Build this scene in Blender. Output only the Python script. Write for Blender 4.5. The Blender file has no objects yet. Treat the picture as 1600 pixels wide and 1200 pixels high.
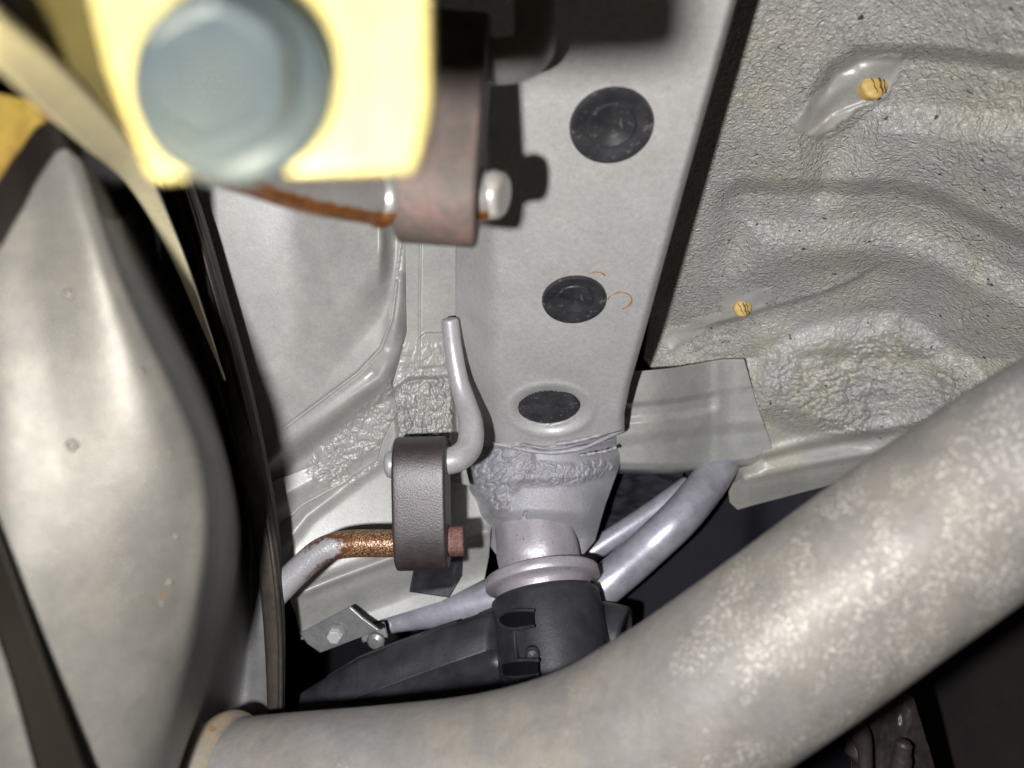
import bpy, math
import numpy as np
from mathutils import Matrix, Vector

S = bpy.context.scene
COL = S.collection
# ------------------------------------------------------------ camera, light
F = 1142.0                                # focal length in pixels of the 1600 px wide photograph
PITCH = math.radians(38)
CAM = Matrix.Translation((0, 0, 0.40)) @ Matrix.Rotation(math.pi/2 + PITCH, 4, 'X')
cam_d = bpy.data.cameras.new('camera'); cam = bpy.data.objects.new('camera', cam_d); COL.objects.link(cam)
cam.matrix_world = CAM
cam_d.sensor_width = 36; cam_d.lens = F/1600*36
cam_d.clip_start = 0.005; cam_d.clip_end = 50
cam_d.dof.use_dof = True; cam_d.dof.focus_distance = 0.40; cam_d.dof.aperture_fstop = 7.4
S.camera = cam
S.view_settings.view_transform = 'Standard'; S.view_settings.look = 'None'
S.view_settings.exposure = 0.28; S.view_settings.gamma = 1.0

W = bpy.data.worlds.new('World'); S.world = W; W.use_nodes = True
bg = W.node_tree.nodes['Background']; bg.inputs[0].default_value = (1.0, 0.80, 0.55, 1); bg.inputs[1].default_value = 0.012

def lamp(name, loc, color, energy, radius, falloff):
    """point lamp beside the camera lens; falloff 'Linear' or 'Quadratic'"""
    ld = bpy.data.lights.new(name, 'POINT'); ld.color = color; ld.energy = energy; ld.shadow_soft_size = radius
    ld.use_nodes = True
    nt = ld.node_tree; em = nt.nodes.get('Emission')
    lf = nt.nodes.new('ShaderNodeLightFalloff'); lf.inputs['Strength'].default_value = 1.0
    nt.links.new(lf.outputs[falloff], em.inputs['Strength'])
    o = bpy.data.objects.new(name, ld); COL.objects.link(o)
    o.matrix_world = CAM @ Matrix.Translation(loc)
    return o
FLASH = (-0.043, -0.018, 0.0)
lamp('flash_light', FLASH, (0.92, 0.91, 1.0), 45, 0.0045, 'Constant')
lamp('warm_fill', FLASH, (1.0, 0.85, 0.42), 0.95, 0.0045, 'Quadratic')  # added warm fill at the flash position, yellows the nearest surfaces

# ------------------------------------------------------------ maths
R3 = np.array(CAM.to_3x3()); T3 = np.array(CAM.translation)
def c2w(p):
    return np.asarray(p, float) @ R3.T + T3
def pc(u, v, d):
    u = np.asarray(u, float); v = np.asarray(v, float); d = np.asarray(d, float)
    u, v, d = np.broadcast_arrays(u, v, d)
    return np.stack([(u-800)/F*d, -(v-600)/F*d, -d], -1)
def sm(x, a, b):
    t = np.clip((x-a)/(b-a), 0, 1); return t*t*(3-2*t)
_rng = np.random.RandomState(7)
_lat = _rng.rand(256, 256)
def vn(x, y):
    xi = np.floor(x).astype(int); yi = np.floor(y).astype(int); fx = x-xi; fy = y-yi
    fx = fx*fx*(3-2*fx); fy = fy*fy*(3-2*fy)
    a = _lat[xi & 255, yi & 255]; b = _lat[(xi+1) & 255, yi & 255]; c = _lat[xi & 255, (yi+1) & 255]; d = _lat[(xi+1) & 255, (yi+1) & 255]
    return (a*(1-fx)+b*fx)*(1-fy)+(c*(1-fx)+d*fx)*fy
def fbm(x, y, o=3):
    s = 0; a = 1; t = 0
    for i in range(o):
        s = s+a*vn(x*2**i+17.3*i, y*2**i+9.1*i); t += a; a *= .5
    return s/t
def wrinkle(u, v, sc, asp=1.0):
    """folded, crawling sealer: 0..1 with narrow valleys"""
    x = u/sc; y = v/sc*asp
    wx = fbm(x*.6+31, y*.6+5, 2)*2.2; wy = fbm(x*.6+71, y*.6+15, 2)*2.2
    n = np.abs(fbm(x+wx, y+wy, 3)-.5)*2
    return np.clip(n*2.4, 0, 1)**.6
def pdist(U, V, pts):
    """distance in px to a polyline and the signed side (>0 = below/right of travel direction rotated)"""
    best = np.full(U.shape, 1e9); side = np.zeros(U.shape); par = np.zeros(U.shape)
    L = 0
    for (x0, y0), (x1, y1) in zip(pts[:-1], pts[1:]):
        dx, dy = x1-x0, y1-y0; l2 = dx*dx+dy*dy; l = math.sqrt(l2)
        t = np.clip(((U-x0)*dx+(V-y0)*dy)/l2, 0, 1)
        d = np.hypot(U-(x0+t*dx), V-(y0+t*dy))
        s = dx*(V-y0)-dy*(U-x0)
        m = d < best
        best = np.where(m, d, best); side = np.where(m, np.sign(s), side); par = np.where(m, L+t*l, par)
        L += l
    return best, side*best, par/L
def inpoly(U, V, pts):
    ins = np.zeros(U.shape, bool); n = len(pts)
    for i in range(n):
        x0, y0 = pts[i]; x1, y1 = pts[(i+1) % n]
        c = ((y0 > V) != (y1 > V)) & (U < (x1-x0)*(V-y0)/((y1-y0) if y1 != y0 else 1e-9)+x0)
        ins ^= c
    return ins
def soft(U, V, pts, w):
    """soft mask of a polygon: 1 well inside, 0 outside"""
    d = pdist(U, V, list(pts)+[pts[0]])[0]
    s = np.where(inpoly(U, V, pts), d, -d)
    return sm(s, -w, w)
def cr(pts, n, sm_=True):
    """resample a polyline of k-dim points by arc length, Catmull-Rom"""
    P = np.asarray(pts, float)
    if len(P) == 2 or not sm_:
        seg = np.linalg.norm(np.diff(P[:, :2] if P.shape[1] == 2 else P, axis=0), axis=1); c = np.r_[0, np.cumsum(seg)]
        t = np.linspace(0, c[-1], n); return np.stack([np.interp(t, c, P[:, k]) for k in range(P.shape[1])], -1)
    Q = np.vstack([2*P[0]-P[1], P, 2*P[-1]-P[-2]]); out = []
    for i in range(1, len(Q)-2):
        t = np.linspace(0, 1, 24, endpoint=False)[:, None]
        a, b, c, d = Q[i-1], Q[i], Q[i+1], Q[i+2]
        out.append(.5*((2*b)+(-a+c)*t+(2*a-5*b+4*c-d)*t**2+(-a+3*b-3*c+d)*t**3))
    D = np.vstack(out+[P[-1:]])
    return cr(D, n, False)

# ------------------------------------------------------------ objects
def meshobj(name, verts_w, faces, mat, parent=None, sharp=35, attrs=None, solid=None):
    V = np.asarray(verts_w, float); 
    c = (V.min(0)+V.max(0))/2
    me = bpy.data.meshes.new(name)
    me.from_pydata((V-c).tolist() if len(V) < 4000 else (V-c), [], faces if isinstance(faces, list) else faces.tolist())
    me.update()
    me.polygons.foreach_set('use_smooth', [True]*len(me.polygons))
    if sharp: me.set_sharp_from_angle(angle=math.radians(sharp))
    if attrs:
        for k, a in attrs.items():
            at = me.attributes.new(k, 'FLOAT', 'POINT'); at.data.foreach_set('value', np.asarray(a, float).ravel())
    if mat: me.materials.append(mat)
    o = bpy.data.objects.new(name, me); COL.objects.link(o)
    if parent is not None:
        o.parent = parent; o.location = Vector(c) - wloc(parent)
    else:
        o.location = c
    if solid:
        m = o.modifiers.new('solid', 'SOLIDIFY'); m.thickness = solid; m.offset = -1
    return o
def wloc(o):
    p = Vector((0, 0, 0))
    while o is not None: p += o.location; o = o.parent
    return p
def tag(o, label, cat, group=None, kind=None):
    o['label'] = label; o['category'] = cat
    if group: o['group'] = group
    if kind: o['kind'] = kind
    return o
def empty(name, loc_c, label, cat, group=None):
    o = bpy.data.objects.new(name, None); COL.objects.link(o); o.empty_display_size = .01
    o.location = c2w(loc_c); return tag(o, label, cat, group)
def grid_faces(m, n, base=0, wrap=False):
    i, j = np.meshgrid(np.arange(m-1), np.arange(n if wrap else n-1), indexing='ij')
    j2 = (j+1) % n
    return (np.stack([i*n+j, (i+1)*n+j, (i+1)*n+j2, i*n+j2], -1).reshape(-1, 4)+base)
def patch(name, left, right, depth, nu, nv, mat, parent=None, feat=None, extra=None, solid=.0012, attrs=None, mids=None, sharp=None, straight=True):
    """sheet between boundary lines (u, v); depth(U, V) gives its distance, feat(U, V) the pressed relief in metres towards the viewer"""
    rails = [left]+(mids or [])+[right]
    A = np.stack([cr(r, nv, not straight) for r in rails], 1)      # nv x k x 2
    k = len(rails); s = np.linspace(0, k-1, nu); i0 = np.minimum(s.astype(int), k-2); f = (s-i0)[None, :, None]
    G = A[:, i0]*(1-f)+A[:, i0+1]*f
    U, V = G[..., 0], G[..., 1]; D = depth(U, V)
    if feat is not None: D = D-feat(U, V)
    at = {kk: fn(U, V) for kk, fn in (attrs or {}).items()}
    if extra:
        U, V, D = extra(U, V, D); at = {kk: fn(U, V) for kk, fn in (attrs or {}).items()}
    P = c2w(pc(U, V, D).reshape(-1, 3))
    return meshobj(name, P, grid_faces(*U.shape), mat, parent, sharp, at, solid)
def loft(name, cols, nu, nv, mat, parent=None, feat=None, attrs=None, solid=.0012, sharp=None):
    """sheet through columns of (u, v, d) points, smooth both ways"""
    A = np.stack([cr(np.array(c, float)*[1, 1, 1000], nv)/[1, 1, 1000] for c in cols], 1)
    B = np.stack([cr(A[i]*[1, 1, 1000], nu)/[1, 1, 1000] for i in range(nv)], 0)
    U, V, D = B[..., 0], B[..., 1], B[..., 2]
    if feat is not None: D = D-feat(U, V)
    at = {kk: fn(U, V) for kk, fn in (attrs or {}).items()}
    return meshobj(name, c2w(pc(U, V, D).reshape(-1, 3)), grid_faces(*U.shape), mat, parent, sharp, at, solid)
def frame(axis, ref=(0, 0, 1)):
    a = np.asarray(axis, float); a = a/np.linalg.norm(a)
    r = np.asarray(ref, float); r = r-a*(r@a)
    if np.linalg.norm(r) < 1e-4: r = np.array([1., .1, 0]); r = r-a*(r@a)
    r /= np.linalg.norm(r); return a, r, np.cross(a, r)
def lathe(name, c, axis, prof, mat, parent=None, n=64, sharp=30, feat=None, attrs=None):
    """profile of (radius, height along axis) turned about an axis; camera space"""
    a, r, b = frame(axis); c = np.asarray(c, float)
    th = np.linspace(0, 2*math.pi, n, endpoint=False); V = []
    pr = np.array(prof, float)
    for q in pr:
        rr = np.maximum(q[0], 1e-5)
        if feat is not None: rr = rr+feat(th, q[1], rr)
        rr = np.broadcast_to(rr, th.shape)
        V.append(c+a*q[1]+np.cos(th)[:, None]*r*rr[:, None]+np.sin(th)[:, None]*b*rr[:, None])
    V = np.concatenate(V)
    f = grid_faces(len(pr), n, 0, True).tolist()
    f = [x[::-1] for x in f]
    f.append(list(range(n))); f.append(list(range((len(pr)-1)*n, len(pr)*n))[::-1])
    return meshobj(name, c2w(V), f, mat, parent, sharp)
def prism(name, c, axis, prof, sides, mat, parent=None, rot=0, sharp=30):
    a, r, b = frame(axis, (1, 0, 0)); c = np.asarray(c, float); V = []
    th = np.linspace(0, 2*math.pi, sides, endpoint=False)+rot
    for q in prof: V.append(c+a*q[1]+(np.cos(th)[:, None]*r+np.sin(th)[:, None]*b)*q[0])
    f = [x[::-1] for x in grid_faces(len(prof), sides, 0, True).tolist()]
    f.append(list(range(sides))); f.append(list(range((len(prof)-1)*sides, len(prof)*sides))[::-1])
    return meshobj(name, c2w(np.concatenate(V)), f, mat, parent, sharp)
def sweep(name, pts, rad, mat, parent=None, n=40, m=120, cap=.35, flat=None, feat=None, sharp=40, smooth=True, uvd=True):
    """round bar or pipe along (u, v, d) points with a radius at each point; ends slightly domed"""
    P = np.array(pts, float)
    C = pc(P[:, 0], P[:, 1], P[:, 2]) if uvd else P[:, :3]
    rad = np.broadcast_to(np.asarray(rad, float), (len(C),)); fl = np.ones(len(C)) if flat is None else np.asarray(flat, float)
    Q = cr(np.hstack([C, rad[:, None], fl[:, None]]), m, smooth)
    C, r, fl = Q[:, :3], Q[:, 3], Q[:, 4]
    Tn = np.gradient(C, axis=0); Tn /= np.linalg.norm(Tn, axis=1)[:, None]
    N = np.zeros_like(C); _, x, _ = frame(Tn[0]); N[0] = x
    for i in range(1, len(C)):
        y = N[i-1]-Tn[i]*(N[i-1]@Tn[i]); N[i] = y/np.linalg.norm(y)
    B = np.cross(Tn, N)
    # domed caps
    k = 5
    cs, cc = [], []
    for e, sgn in ((0, -1), (-1, 1)):
        rows = []
        for j in range(1, k+1):
            ang = j/k*math.pi/2
            rows.append((C[e]+Tn[e]*sgn*r[e]*cap*math.sin(ang), max(r[e]*(1-cap*(1-math.cos(ang))) if j < k else r[e]*(1-cap), 1e-4), e, r[e]))
        cs.append(rows)
    rows = [(p, rr, e) for p, rr, e, _ in cs[0][::-1]]+[(C[i], r[i], i) for i in range(len(C))]+[(p, rr, e) for p, rr, e, _ in cs[1]]
    th = np.linspace(0, 2*math.pi, n, endpoint=False); V = []
    for q, (p, rr, e) in enumerate(rows):
        R_ = rr*np.ones(n)
        if feat is not None: R_ = R_+feat(th, q/len(rows))
        V.append(p+N[e]*(np.cos(th)*R_)[:, None]*fl[e]+B[e]*(np.sin(th)*R_)[:, None])
    f = [x[::-1] for x in grid_faces(len(rows), n, 0, True).tolist()]
    f.append(list(range(n))); f.append(list(range((len(rows)-1)*n, len(rows)*n))[::-1])
    return meshobj(name, c2w(np.concatenate(V)), f, mat, parent, sharp)

# ------------------------------------------------------------ materials
def material(name, base, rough=.5, metal=0., var=None, var_scale=60, spots=(), bump=(), coat=0., spec=.5, rough_var=0., attr_bump=None):
    """base colour with mottling, spots=(colour, scale, threshold, softness, attribute) laid over it, bump=(scale, strength, distance, detail, distortion)"""
    m = bpy.data.materials.new(name); m.use_nodes = True; nt = m.node_tree; N = nt.nodes; L = nt.links
    b = N['Principled BSDF']; b.inputs['Roughness'].default_value = rough; b.inputs['Metallic'].default_value = metal
    b.inputs['Specular IOR Level'].default_value = spec; b.inputs['Coat Weight'].default_value = coat
    tc = N.new('ShaderNodeTexCoord'); co = tc.outputs['Object']
    def noise(scale, detail=3, dist=0., rough_=.55):
        n = N.new('ShaderNodeTexNoise'); n.inputs['Scale'].default_value = scale; n.inputs['Detail'].default_value = detail
        n.inputs['Roughness'].default_value = rough_; n.inputs['Distortion'].default_value = dist; L.new(co, n.inputs['Vector']); return n.outputs['Fac']
    def ramp(v, a, b_, ca=(0, 0, 0, 1), cb=(1, 1, 1, 1)):
        r = N.new('ShaderNodeValToRGB'); r.color_ramp.elements[0].position = a; r.color_ramp.elements[1].position = b_
        r.color_ramp.elements[0].color = ca; r.color_ramp.elements[1].color = cb; L.new(v, r.inputs[0]); return r.outputs[0]
    def mixc(f, a, b_):
        x = N.new('ShaderNodeMix'); x.data_type = 'RGBA'
        if isinstance(f, float): x.inputs[0].default_value = f
        else: L.new(f, x.inputs[0])
        for k, q in ((6, a), (7, b_)):
            if isinstance(q, tuple): x.inputs[k].default_value = (*q[:3], 1)
            else: L.new(q, x.inputs[k])
        return x.outputs[2]
    def mul(a, b_):
        x = N.new('ShaderNodeMath'); x.operation = 'MULTIPLY'
        for k, q in ((0, a), (1, b_)):
            if isinstance(q, (int, float)): x.inputs[k].default_value = q
            else: L.new(q, x.inputs[k])
        return x.outputs[0]
    col = tuple(base)
    if var:
        for i, vcol in enumerate(var if isinstance(var[0], tuple) else [var]):
            f = ramp(noise(var_scale*(1+1.7*i), 4, .3), .38, .68); col = mixc(f, col, tuple(vcol))
    for sp in spots:
        c, scale, th, so = sp[:4]; att = sp[4] if len(sp) > 4 else None
        amount = sp[5] if len(sp) > 5 else 1.0
        f = ramp(noise(scale, 2, .2), th, th+so)
        if att:
            a = N.new('ShaderNodeAttribute'); a.attribute_name = att
            # the attribute pushes the threshold so the edge of the patch breaks up
            ad = N.new('ShaderNodeMath'); ad.operation = 'ADD'; L.new(a.outputs['Fac'], ad.inputs[0])
            L.new(noise(scale, 3, .2), ad.inputs[1]); f = ramp(mul(ad.outputs[0], .5), th/2, (th+so)/2)
        col = mixc(mul(f, amount), col, tuple(c))
    for gs, lo_, hi_ in ((1500, .86, 1.10), (330, .94, 1.05), (34, .92, 1.06)):        # fine grain, dust and broad unevenness
        x = N.new('ShaderNodeMix'); x.data_type = 'RGBA'; x.blend_type = 'MULTIPLY'; x.inputs[0].default_value = 1
        if isinstance(col, tuple): x.inputs[6].default_value = (*col[:3], 1)
        else: L.new(col, x.inputs[6])
        L.new(ramp(noise(gs, 3), .3, .7, (lo_, lo_, lo_, 1), (hi_, hi_, hi_, 1)), x.inputs[7]); col = x.outputs[2]
    if isinstance(col, tuple): b.inputs['Base Color'].default_value = (*col[:3], 1)
    else: L.new(col, b.inputs['Base Color'])
    if rough_var:
        r = N.new('ShaderNodeMapRange'); r.inputs['To Min'].default_value = rough-rough_var; r.inputs['To Max'].default_value = rough+rough_var
        L.new(noise(140, 4), r.inputs[0]); L.new(r.outputs[0], b.inputs['Roughness'])
    prev = None
    for (sc, st, di, de, ds) in bump:
        bn = N.new('ShaderNodeBump'); bn.inputs['Distance'].default_value = di; bn.inputs['Strength'].default_value = st
        L.new(noise(sc, de, ds), bn.inputs['Height'])
        if attr_bump:
            a = N.new('ShaderNodeAttribute'); a.attribute_name = attr_bump
            L.new(mul(a.outputs['Fac'], st), bn.inputs['Strength'])
        if prev: L.new(prev, bn.inputs['Normal'])
        prev = bn.outputs[0]
    if prev: L.new(prev, b.inputs['Normal'])
    return m
GREY = (.32, .325, .30)
M = {}
M['rail'] = material('rail_paint', (.46, .46, .44), .46, .12, var=[(.42, .42, .405)], var_scale=420, spots=[((.16, .15, .12), 1100, .70, .03, None, .6), ((.30, .29, .27), 500, .66, .06, None, .5)], bump=[(900, .12, .0006, 3, 0)], rough_var=.08)
M['panel'] = material('primer_grey_paint', GREY, .42, .12, var=[(.29, .295, .28), (.34, .34, .30)], var_scale=25, spots=[((.12, .11, .09), 330, .765, .02, None, .7), ((.75, .74, .70), 260, .80, .02, None, .6)], bump=[(700, .10, .0005, 2, 0)], rough_var=.06)
M['wheelhouse'] = material('undercoat_paint', (.315, .31, .28), .42, .08, var=[(.34, .325, .24), (.275, .277, .25)], var_scale=14,
    spots=[((.05, .045, .04), 190, .70, .03)], bump=[(300, 1.0, .0021, 2, 1.4), (900, .4, .0006, 2, .3)], attr_bump='rough', rough_var=.07)
M['sealer'] = material('sealer_grey', (.31, .31, .325), .5, .05, var=[(.27, .27, .275)], var_scale=60, bump=[(600, .5, .0008, 3, .8)], rough_var=.06)
M['muffler'] = material('aluminised_steel', (.225, .225, .222), .50, .30, var=[(.21, .21, .205), (.26, .255, .24)], var_scale=30,
    spots=[((.42, .22, .12), 60, .70, .08, None, .5), ((.22, .10, .03), 60, 1.05, .25, 'rust'), ((.50, .36, .08), 40, 1.5, .2, 'rust'), ((.012, .009, .007), 50, 1.0, .35, 'shade')], bump=[(60, .1, .001, 3, 0), (500, .1, .0004, 2, 0)], rough_var=.08)  # last spot layer paints shade on the shell's upper arch
M['pipe'] = material('exhaust_pipe_steel', (.29, .287, .288), .54, .12, var=[(.33, .31, .27), (.235, .23, .22)], var_scale=26,
    spots=[((.75, .73, .66), 1100, .69, .08, 'speck', .65), ((.50, .30, .20), 55, .74, .08, None, .35)], bump=[(260, .25, .0008, 3, 0)], rough_var=.1)
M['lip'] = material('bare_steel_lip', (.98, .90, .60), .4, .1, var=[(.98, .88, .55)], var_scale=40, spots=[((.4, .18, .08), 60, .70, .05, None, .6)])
M['band'] = material('shade_band', (.008, .006, .004), .7, spec=.3, var=[(.011, .008, .005)], var_scale=40)  # near-black colour standing in for shade on the muffler
M['dark_flange'] = material('dark_brown_flange', (.028, .024, .019), .5, var=[(.05, .04, .03)], var_scale=90, bump=[(300, .4, .0006, 3, 0)], spots=[((.30, .14, .05), 160, .74, .04, None, .6)])
M['zinc_yellow'] = material('yellow_zinc_bracket', (.95, .88, .50), .33, .2, var=[(.97, .86, .40)], var_scale=40)
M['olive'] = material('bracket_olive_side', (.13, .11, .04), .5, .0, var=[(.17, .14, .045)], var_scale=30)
M['bolt_blue'] = material('bolt_blue_zinc', (.075, .11, .18), .5, .15, var=[(.11, .14, .18)], var_scale=60)
M['rust_edge'] = material('rusty_weld', (.42, .22, .05), .6, .1, var=[(.12, .05, .02), (.60, .42, .10)], var_scale=50, bump=[(200, .5, .001, 3, 0)])
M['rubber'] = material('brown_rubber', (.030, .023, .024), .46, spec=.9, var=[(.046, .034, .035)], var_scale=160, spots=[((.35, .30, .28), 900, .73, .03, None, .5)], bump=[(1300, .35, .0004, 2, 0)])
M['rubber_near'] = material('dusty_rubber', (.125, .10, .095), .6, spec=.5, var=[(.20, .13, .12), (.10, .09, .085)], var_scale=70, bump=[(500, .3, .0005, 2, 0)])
M['plug'] = material('black_plug_rubber', (.022, .022, .025), .42, var=[(.04, .04, .042)], var_scale=130, spots=[((.20, .20, .20), 420, .62, .08, None, .4)], bump=[(700, .25, .0004, 2, 0)])
M['rust_rod'] = material('rusted_rod', (.46, .46, .47), .32, .35, spots=[((.17, .075, .032), 480, .86, .34, 'rust'), ((.055, .026, .02), 500, 1.42, .16, 'rust', .8), ((.62, .40, .22), 1500, 1.50, .08, 'rust', .7)], bump=[(900, .5, .0005, 3, 0)])
M['rust_rod_near'] = material('orange_rusted_rod', (.55, .55, .57), .28, .6, spots=[((.42, .17, .05), 300, .90, .2, 'rust'), ((.16, .06, .03), 260, 1.42, .2, 'rust', .8)], bump=[(500, .4, .0006, 3, 0)])
M['rod'] = material('painted_rod', (.44, .44, .44), .40, .3, var=[(.42, .42, .42)], var_scale=120, spots=[((.14, .13, .12), 520, .72, .03, None, .7)], bump=[(600, .15, .0004, 2, 0)])
M['rust_end'] = material('rusted_rod_end', (.12, .055, .045), .7, var=[(.24, .12, .10)], var_scale=600, bump=[(900, .8, .0006, 3, 0)])
M['white_end'] = material('bare_rod_end', (.62, .61, .62), .3, .3, var=[(.55, .52, .50)], var_scale=100)
M['black_plastic'] = material('dusty_black_arm', (.018, .018, .022), .48, var=[(.030, .030, .034)], var_scale=70, spots=[((.20, .20, .19), 420, .76, .03, None, .5)], bump=[(500, .3, .0004, 3, 0)], rough_var=.08)
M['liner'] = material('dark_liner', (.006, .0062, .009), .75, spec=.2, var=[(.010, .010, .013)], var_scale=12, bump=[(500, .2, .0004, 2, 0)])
M['tube'] = material('grey_tube_paint', (.42, .42, .46), .36, .45, var=[(.31, .31, .34)], var_scale=90, spots=[((.1, .1, .1), 330, .77, .02, None, .6)], bump=[(700, .12, .0004, 2, 0)])
M['boss'] = material('boss_metal', (.42, .41, .42), .42, .45, var=[(.46, .42, .43)], var_scale=90, spots=[((.13, .13, .13), 280, .66, .05, None, .5)], bump=[(500, .3, .0005, 3, 0)])
M['amber'] = material('amber_wax', (.42, .28, .07), .6, var=[(.52, .37, .12)], var_scale=260, bump=[(420, .4, .0003, 2, .5)])
M['weld'] = material('heat_tinted_bead', (.30, .27, .22), .5, .15, var=[(.36, .29, .17)], var_scale=60, spots=[((.26, .12, .05), 160, .62, .1, None, .7)], bump=[(300, .3, .0006, 3, 0)])
M['crack'] = material('dark_crack', (.05, .028, .01), .7)
M['zinc'] = material('zinc_bolt', (.30, .31, .30), .38, .5, var=[(.25, .25, .24)], var_scale=200, bump=[(500, .3, .0005, 2, 0)])
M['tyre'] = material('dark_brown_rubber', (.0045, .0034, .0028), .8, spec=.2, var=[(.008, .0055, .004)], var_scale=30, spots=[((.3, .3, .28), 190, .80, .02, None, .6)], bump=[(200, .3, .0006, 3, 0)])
M['greasy'] = material('greasy_casting', (.026, .022, .02), .45, .2, var=[(.045, .037, .03)], var_scale=80, bump=[(260, .4, .001, 3, .3)])
M['shade_sheet'] = material('shade_black', (.004, .004, .005), .9, spec=.1)  # flat black painted in where only shade would show
M['rust_mark'] = material('rust_ring_stain', (.34, .17, .06), .6)

# ------------------------------------------------------------ frame rail
def d_rail(U, V): return 1/np.maximum(4.167-.00279*V, .9)
RL = [(640, -30), (690, 120), (712, 300), (712, 420), (712, 560), (722, 620), (728, 686)]        # foot of its left wall
RE = [(720, -30), (758, 200), (772, 420), (775, 560), (780, 640), (785, 700)]                    # left corner of its face
RR = [(1160, -30), (1068, 300), (1005, 530), (985, 600), (976, 645), (976, 672)]                 # right corner
def rail_feat(U, V):
    e = np.interp(V, [p[1] for p in RE], [p[0] for p in RE]); r = np.interp(V, [p[1] for p in RR], [p[0] for p in RR])
    h = -.045*np.maximum((np.hypot(e-U, 14)+(e-U))/2-3, 0)/60
    x = np.clip((U-(r-16))/16, 0, 1); h -= .007*x**3
    q = np.hypot((U-860)/60, (V-640)/37)
    h -= .0045*(1-sm(q, .72, 1.02)); h -= .008*(1-sm(np.hypot((U-857)/44, (V-637)/26), .90, 1.0)); h += .0012*np.exp(-((q-1.1)/.10)**2)
    h += .0004*(fbm(U/90, V/90, 2)-.5)
    return h
def rail_extra(U, V, D):
    r = U[:, -1:]; v = V[:, -1:]; d = D[:, -1:]
    def back(k):      # the right wall runs straight back from the corner
        X = (r-800)/F*d; Y = -(v-600)/F*d; d2 = d+k; return 800+(X-.002)*F/d2, 600-(Y-.6*k*0)*F/d2, d2
    U2, V2, D2 = [U], [V], [D]
    for k in (.002, .02, .05): a, b, c = back(k); U2.append(a); V2.append(b); D2.append(c)
    return np.hstack(U2), np.hstack(V2), np.hstack(D2)
rail = empty('frame_rail', pc(880, 350, .31), 'long grey painted box rail of the car frame with round holes closed by black plugs', 'frame rail')
patch('rail_face', RL, RR, d_rail, 260, 300, M['rail'], rail, feat=rail_feat, extra=rail_extra, sharp=None, mids=[[((a[0]+b[0])/2, (a[1]+b[1])/2+(27 if i == 6 else 0)) for i, (a, b) in enumerate(zip([(640, -30), (690, 120), (712, 300), (712, 420), (712, 560), (722, 620), (728, 686)], [(1160, -30), (1115, 120), (1068, 300), (1034, 420), (996, 560), (981, 620), (976, 672)]))]])
def plane_at(dep, u, v):
    p = pc(u, v, dep(np.array(u), np.array(v))); a = pc(u+1, v, dep(np.array(u+1.), np.array(v)))-p; b = pc(u, v+1, dep(np.array(u), np.array(v+1.)))-p
    n = np.cross(b, a); n /= np.linalg.norm(n)
    if n[2] < 0: n = -n
    return p, n, a/np.linalg.norm(a)
PLUG = [(0, -.0003), (.3, -.0002), (.32, .0001), (.48, .0001), (.52, .0007), (.57, .0007), (.60, .0001), (.74, .0006), (.92, .0017), (.975, .0016), (1, .0006), (1, -.001)]
for (u, v, R, dz, lab) in ((955, 196, .0158, .0004, 'largest looking black rubber plug, flush in the grey rail near the top'),
                           (897, 467, .0154, .0004, 'middle black rubber plug in the grey rail, beside a small orange rust ring')):
    p, n, _ = plane_at(d_rail, u, v)
    tag(lathe('rubber_plug', p+n*dz, n, [(r*R, z*1.0) for r, z in PLUG], M['plug'], n=72, sharp=50), lab, 'rubber plug', 'black plugs closing the holes of the rail')
p, n, _ = plane_at(d_rail, 857, 637)
o = tag(lathe('rubber_plug', p-n*.0024, n, [(0, .0008), (.003, .0009), (.006, -.0002), (.010, -.0003), (.0125, -.0002), (.0142, .0003), (.0170, .0010), (.0185, .0004), (.0185, -.002)], M['plug'], n=72, sharp=50),
    'lowest black plug, sunk in a round pressed dimple just above the sealer band', 'rubber plug', 'black plugs closing the holes of the rail')
# rust rings beside the middle plug
def rust_ring(u, v, r, a0, a1, lab):
    p, n, ex = plane_at(d_rail, u, v); ey = np.cross(n, ex)
    th = np.radians(np.linspace(a0, a1, 26)); w = .00045
    V = []
    for i, t in enumerate(th):
        for s, z in ((-1, .0001), (0, .0004), (1, .0001)):
            rr = r+s*w*(.5+vn(np.array(i*.5), np.array(3.)))
            V.append(p+n*z+rr*(math.cos(t)*ex+math.sin(t)*ey))
    return meshobj('rust_ring', c2w(np.array(V)), grid_faces(26, 3), M['rust_mark'], rail, None)
rust_ring(968, 470, .0058, -70, 170, ''); rust_ring(930, 437, .005, 30, 130, '')

# ------------------------------------------------------------ wheelhouse
def d_wh(U, V):
    k = 3.30-.00232*V
    k = np.where(V > 560, 3.30-.00232*560-.0009*(V-560), k)
    k = k+.55*sm(U, 1350, 1750)
    g = U-np.interp(V, [0, 560], [1160, 1000]); k = k-.14*(1-sm(g, 0, 300))*(1-sm(V, 500, 620))
    return 1/np.maximum(k, .8)
LA = [(1235, 215), (1268, 150), (1300, 108), (1340, 82), (1440, 80), (1520, 88), (1640, 104)]
LB = [(1105, 345), (1122, 305), (1155, 288), (1250, 290), (1400, 290), (1470, 308), (1560, 355), (1660, 400)]
SEAL1 = [(1238, 195), (1262, 160), (1305, 112), (1330, 88), (1412, 86), (1405, 125), (1385, 150), (1340, 170), (1300, 205), (1275, 222), (1262, 212)]
SEAL2 = [(1040, 548), (1036, 532), (1050, 515), (1085, 500), (1125, 495), (1128, 462), (1150, 450), (1205, 452), (1215, 470), (1180, 490), (1140, 500), (1090, 520), (1050, 550)]
WR = [(1190, 600), (1200, 565), (1280, 520), (1340, 505), (1400, 503), (1440, 530), (1500, 570), (1560, 640), (1500, 690), (1380, 690), (1260, 665), (1190, 640)]
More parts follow.
